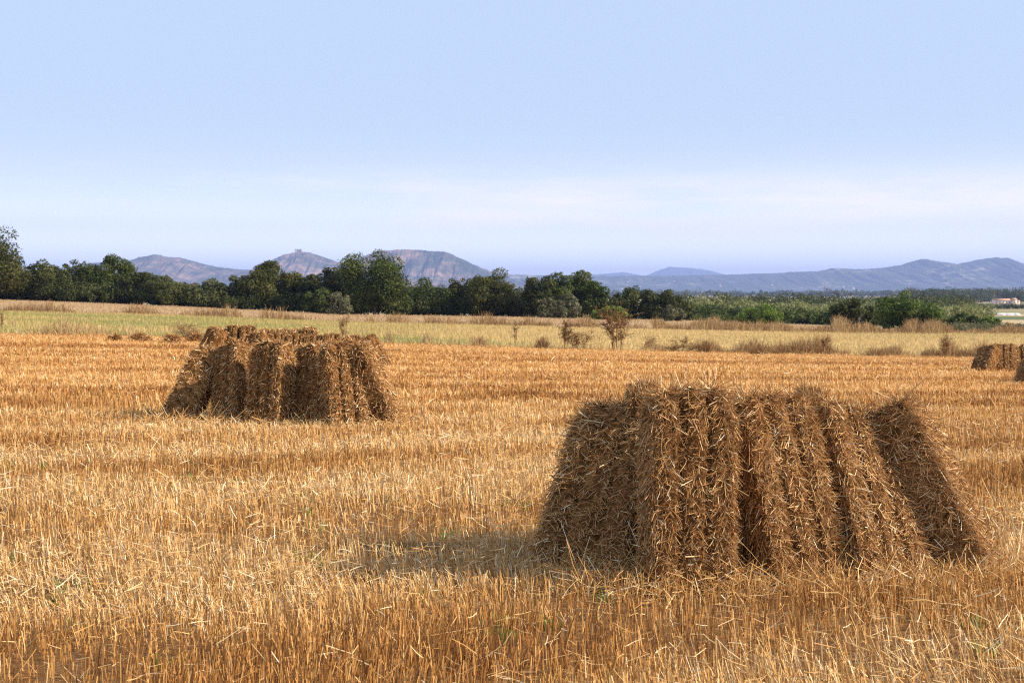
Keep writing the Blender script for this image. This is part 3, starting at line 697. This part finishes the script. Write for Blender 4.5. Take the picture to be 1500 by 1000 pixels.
for u, v, w, dd, kind, label, kw in TR:
    kw = dict(kw); 
    if dd: kw['d'] = float(np.interp(u, AZ, LD[1]))+dd*1.0
    tree(u, v, w, 0, kind, label, name='pine_tree' if 'pine at' in label else ('bush' if 'bush' in label else 'tree'), cat='bush' if 'bush' in label else ('pine tree' if 'pine at' in label else 'tree'), **kw)
# ------------------------------------------------------------ masses: poplar grove, woods
def wood(name, label, spots, kind, leaf, per):
    g = G()
    for (x, y, w, h) in spots:
        z = float(zat(x, y)); n = per; nl = 9
        C = np.stack([rng.normal(0, .22, nl)*w, rng.normal(0, .22, nl)*w, h*rng.uniform(.25, .78, nl)], -1); lr = rng.uniform(.16, .27, nl)*min(w, h*1.3)
        i = rng.integers(0, nl, n); dr = nrm(rng.normal(0, 1, (n, 3))); P = C[i]+dr*(lr[i]*rng.uniform(.5, 1, n)**.4)[:, None]
        P[:, 2] = np.clip(P[:, 2], .1, None); P += [x, y, z]
        N = nrm(dr*.7+rng.normal(0, .5, (n, 3))); A = nrm(np.cross(N, rng.normal(0, 1, (n, 3)))); Bv = np.cross(N, A); sz = leaf*rng.uniform(.5, 1.4, (n, 1))
        blades(g, P-A*sz*.5, A*sz, Bv*sz*.4, np.clip(rng.normal(.45, .2, n)+rng.normal(0, .18), 0, 1), tip=.5)
        g.tube([(x, y, z-.3), (x+rng.normal(0, .05)*w, y, z+h*.6)], [.03*w, .015*w], .3, 4)
    o = g.build(name, LEAF[kind]); tag(o, label, 'wood', kind='stuff')
def spots(u0, u1, d0, d1, n, w, h):
    S = []
    for k in range(n):
        u = rng.uniform(u0, u1); d = rng.uniform(d0, d1); s = rng.uniform(.75, 1.2); S.append(((u-CX)/F*d, d, w*s, h*s))
    return S
wood('poplar_grove', 'mass of young light green poplars behind the bushes on the right', spots(1005, 1432, 235, 300, 170, 5.0, 3.7), 'poplar', .26, 700)
wood('undergrowth', 'darker green scrub at the foot of the poplar grove', spots(1000, 1240, 222, 240, 60, 4.2, 2.6), 'green', .25, 500)
wood('undergrowth', 'dark brush filling the foot of the tree line', spots(-60, 880, 189, 200, 300, 3.0, 2.7), 'oak', .20, 460)
wood('pine_wood', 'dark distant wood behind the poplar grove on the right', spots(985, 1420, 400, 640, 420, 8, 7.0), 'oak', .40, 420)
wood('pine_wood', 'blue green far wood beyond the farmhouse', spots(1330, 1640, 1450, 1900, 260, 18, 14), 'oak', 1.0, 380)
wood('far_hedges', 'dim woods on the plain at the foot of the hills', spots(-100, 1700, 3200, 6500, 700, 60, 18), 'oak', 3, 200)
wood('scrub_strip', 'low green scrub on the far border at the right edge', spots(1405, 1600, 128, 150, 40, 2.4, .9), 'grey', .14, 260)
wood('field_hedge', 'thin hedge lines across the distant fields at the right', spots(1420, 1620, 860, 900, 60, 7, 3), 'oak', .6, 160)
wood('field_hedge', 'low scrub scattered on the dirt ground right of the central gap', spots(940, 1110, 200, 222, 26, 2.4, 1.1), 'green', .16, 240)
# ------------------------------------------------------------ buildings
WALLM = flat_mat('cream_plaster', (.62, .52, .42), (.74, .66, .56), 1.2); ROOFM = flat_mat('roof_tiles', (.42, .22, .14), (.58, .34, .22), 2.0)
GLASS = flat_mat('dark_opening', (.05, .05, .05), (.09, .08, .07), 1)
STONE = flat_mat('castle_stone', (.34, .29, .25), (.46, .40, .34), .2); PALE = flat_mat('pale_stone', (.62, .58, .54), (.82, .80, .76), 1.5, bump=.3)
d = 1250.; hx = (1472-CX)/F*d; hz = float(zat(hx, d))
root = empty('farmhouse', (hx, d, hz)); root.scale = (.85, .85, .85); tag(root, 'long low farmhouse with tiled roof and bright end wall far off at the right', 'farmhouse')
g = G(); g.box(-12.5, 6, -4, 4, -.5, 4.2); g.box(6.003, 10.5, -5.5, 3, -.5, 4.8); g.box(10.503, 14, -4, 2, -.5, 3.0)
g.build('wall', WALLM, root)
g = G()
def gable(g, x0, x1, y0, y1, z0, zr):
    ym = (y0+y1)/2; V = [(x0-.4, y0-.5, z0), (x1+.4, y0-.5, z0), (x1+.4, ym, zr), (x0-.4, ym, zr), (x0-.4, y1+.5, z0), (x1+.4, y1+.5, z0),
         (x0-.4, y0-.5, z0+.25), (x1+.4, y0-.5, z0+.25), (x1+.4, ym, zr+.25), (x0-.4, ym, zr+.25), (x0-.4, y1+.5, z0+.25), (x1+.4, y1+.5, z0+.25)]
    g.add(V, [(0, 3, 2, 1), (3, 4, 5, 2), (6, 7, 8, 9), (9, 8, 11, 10), (0, 1, 7, 6), (4, 10, 11, 5), (0, 6, 9, 3), (3, 9, 10, 4), (1, 2, 8, 7), (2, 5, 11, 8)], .5)
gable(g, -12.5, 5.6, -4, 4, 4.25, 5.6); g.build('roof', ROOFM, root)
g = G(); gable(g, 6.4, 10.4, -5.5, 3, 4.85, 6.2); gable(g, 10.95, 14, -4, 2, 3.05, 4.0); g.build('roof', ROOFM, root)
g = G(); V = [(-12.5, -4, 4.2), (-12.5, 4, 4.2), (-12.5, 0, 5.6), (-12.5, 0, 5.6)]; g.add(V, [(0, 1, 2, 3)], .5); g.build('gable_wall', WALLM, root); g = G()
V = [(6, -5.5, 4.8), (6, 3, 4.8), (6, -1.25, 6.15), (6, -1.25, 6.15)]; g.add(V, [(0, 1, 2, 3)], .5); g.build('gable_wall', WALLM, root)
for k, xx in enumerate((-10, -6.5, -3, .5, 3.5)):
    g = G(); g.box(xx-.6, xx+.6, -4.06, -3.98, 1.2, 2.8); g.build('window', GLASS, root)
g = G(); g.box(7.7, 8.9, -5.56, -5.48, 1.5, 3.0); g.build('window', GLASS, root)
# castle on its hill
d = 9000.; cx_ = (438-CX)/F*d; cz = H+(HY-368.3)/F*d
root = empty('hilltop_castle', (cx_, d, cz)); tag(root, 'tiny square castle with round corner towers on top of the conical hill', 'castle')
g = G()
for a in (-1, 1):
    g.box(-18, 18, a*18-1.2, a*18+1.2, -8, 13); g.box(a*18-1.2, a*18+1.2, -16.7, 16.7, -8, 13)
for k in range(-5, 6):
    g.box(k*3-.8, k*3+.8, -19.3, -16.9, 13.0, 14.6); g.box(k*3-.8, k*3+.8, 16.9, 19.3, 13.0, 14.6)
g.build('curtain_wall', STONE, root)
for a in (-1, 1):
    for b in (-1, 1):
        g = G(); g.tube([(a*18, b*18, -8), (a*18, b*18, 16), (a*18, b*18, 16.01)], [5.5, 5.2, .1], k=14); g.build('tower', STONE, root)
# pale rubble in the distant field
for k, (u, w_) in enumerate(((1467, 5.5), (1479, 6.0), (1489, 3.5))):
    d = 560.; x = (u-CX)/F*d; z = float(zat(x, d)); g = G(); g.tube([(-w_*.45, 0, .05), (-w_*.25, 0, .2), (w_*.25, 0, .2), (w_*.45, 0, .05)], [.1, .7, .7, .1], k=8)
    for j in range(26):
        px_, py_, s = float(np.clip(rng.normal(0, w_*.2), -w_*.35, w_*.35)), rng.uniform(-.5, .5), rng.uniform(.25, .6)
        g.tube([(px_-s, py_, .15), (px_-s*.5, py_, s*.5), (px_+s*.4, py_+.1, s*.55), (px_+s, py_, .12)], [.05, s*.6, s*.55, .05], k=6)
    o = g.build('rubble_heap', PALE); o.location = (x, d, z)
    tag(o, ['pale rubble heap in the far field, left one of three', 'widest pale rubble heap in the far field, between two others', 'small pale rubble heap in the far field nearest the picture edge'][k], 'rubble heap', 'pale rubble heaps in the far field')
# houses of far villages under the ridge
hm = None
from mathutils.bvhtree import BVHTree
slope = BVHTree.FromPolygons([v_.co.copy() for v_ in RIDGE.data.vertices], [tuple(p_.vertices) for p_ in RIDGE.data.polygons])
for k in range(26):
    u = rng.choice([850, 880, 905, 940, 985, 1300, 1015, 1180, 800])+rng.normal(0, 28); v = rng.uniform(410, 424)
    hp = slope.ray_cast(Vector((0, 0, H)), Vector(((u-CX)/F, 1, (HY-v)/F)).normalized())[0]
    if hp is None: continue
    if hm is None:
        g = G(); g.box(-14, 14, -8, 8, -12, 9); o = g.build('village_house', STONE); hm = o
        g = G(); gable(g, -14, 14, -8, 8, 9.1, 12.5); g.build('roof', ROOFM, o); rm = o.children[0]
    else:
        o = hm.copy(); col.objects.link(o); c = rm.copy(); c.parent = o; col.objects.link(c)
    o.location = hp-Vector((0, 0, 2)); o.rotation_euler = (0, 0, rng.uniform(-.6, .6)); s = rng.uniform(.45, .9); o.scale = (s, s, s)
    tag(o, 'tiny pale village house at the foot of the blue hills', 'house', 'houses of the far villages')
# ------------------------------------------------------------ haze
me = bpy.data.meshes.new('haze'); hx0, hx1, hy0, hy1, hz0, hz1 = -16000, 18000, -400, 27500, -12, 468
import bmesh
bm = bmesh.new(); bmesh.ops.create_cube(bm, size=1)
for v in bm.verts: v.co = ((hx0+hx1)/2+v.co.x*(hx1-hx0), (hy0+hy1)/2+v.co.y*(hy1-hy0), (hz0+hz1)/2+v.co.z*(hz1-hz0))
bm.to_mesh(me); bm.free()
m, nt, out = mat('haze'); m.cycles.volume_sampling = 'DISTANCE'; pv = nd(nt, 'ShaderNodeVolumePrincipled'); pv.inputs['Color'].default_value = (.38, .49, .88, 1); pv.inputs['Density'].default_value = 7.6e-5
pv.inputs['Absorption Color'].default_value = (0, 0, 0, 1); pv.inputs['Anisotropy'].default_value = 0.0
nt.links.new(pv.outputs[0], out.inputs['Volume']); me.materials.append(m)
o = bpy.data.objects.new('haze', me); col.objects.link(o); tag(o, 'pale blue air between the camera and the hills', 'haze', kind='stuff')
# ------------------------------------------------------------ light, sky, camera
SEL, SAZ = R(29), R(-11)        # elevation; azimuth from +X towards +Y
sd = Vector((math.cos(SEL)*math.cos(SAZ), math.cos(SEL)*math.sin(SAZ), math.sin(SEL)))
L = bpy.data.lights.new('sun', 'SUN'); L.energy = 5.0; L.angle = R(.5); L.color = (1, .90, .76)
lo = bpy.data.objects.new('sun', L); col.objects.link(lo); lo.rotation_euler = (-sd).to_track_quat('-Z', 'Y').to_euler(); lo.location = (10, 0, 20)
w = bpy.data.worlds.new('World'); sc.world = w; w.use_nodes = True; nt = w.node_tree; nt.nodes.clear()
out = nt.nodes.new('ShaderNodeOutputWorld'); bg = nt.nodes.new('ShaderNodeBackground'); sky = nt.nodes.new('ShaderNodeTexSky')
sky.sky_type = 'NISHITA'; sky.sun_disc = False; sky.sun_elevation = SEL; sky.sun_rotation = math.pi/2-SAZ; sky.air_density = 1.0; sky.dust_density = .6; sky.ozone_density = 2.0
tc = nt.nodes.new('ShaderNodeTexCoord')
sp = nt.nodes.new('ShaderNodeSeparateXYZ'); nt.links.new(tc.outputs['Generated'], sp.inputs[0])
nz = noise(nt, tc.outputs['Generated'], 4.0, 8, .62, (1.6, 1.6, 13))
nz2 = noise(nt, tc.outputs['Generated'], 2.0, 3, .5, (1.5, 1.5, 9))
def bell(zc, wd):
    q = mth(nt, 'DIVIDE', mth(nt, 'SUBTRACT', sp.outputs[2], zc), wd); return mth(nt, 'EXPONENT', mth(nt, 'MULTIPLY', mth(nt, 'MULTIPLY', q, q), -1.0))
cl = nt.nodes.new('ShaderNodeMapRange'); cl.inputs['From Min'].default_value = .42; cl.inputs['From Max'].default_value = .66; nt.links.new(mth(nt, 'ADD', nz, mth(nt, 'MULTIPLY', sp.outputs[0], .45)), cl.inputs[0])
band = mth(nt, 'MULTIPLY', cl.outputs[0], bell(.060, .020))
veil = mix(nt, .82, sky.outputs[0], (3.75, 4.6, 6.15))
veil = mix(nt, mth(nt, 'MULTIPLY', bell(0, .062), .9), veil, (10.6, 10.8, 10.2))
low = mth(nt, 'MULTIPLY', bell(.047, .007), mth(nt, 'MULTIPLY', nz2, .55)); veil = mix(nt, low, veil, (5.2, 5.7, 7.0))
skyc = mix(nt, mth(nt, 'MULTIPLY', band, .62), veil, (8.3, 7.4, 8.7))
nt.links.new(skyc, bg.inputs[0]); bg.inputs[1].default_value = .091; nt.links.new(bg.outputs[0], out.inputs[0])
cam = bpy.data.cameras.new('camera'); co = bpy.data.objects.new('camera', cam); col.objects.link(co); sc.camera = co
co.location = (0, 0, H); co.rotation_euler = (R(90), 0, 0); cam.lens = 50; cam.sensor_width = 36; cam.shift_y = -(500-HY)/1500
cam.clip_start = .1; cam.clip_end = 60000; cam.dof.use_dof = True; cam.dof.focus_distance = 7.8; cam.dof.aperture_fstop = 9
sc.view_settings.view_transform = 'Standard'; sc.view_settings.look = 'None'; sc.view_settings.exposure = .9; sc.view_settings.gamma = 1
sc.cycles.max_bounces = 6; sc.cycles.diffuse_bounces = 3; sc.cycles.use_denoising = False; sc.cycles.filter_width = 1.15; sc.cycles.sample_clamp_indirect = 6
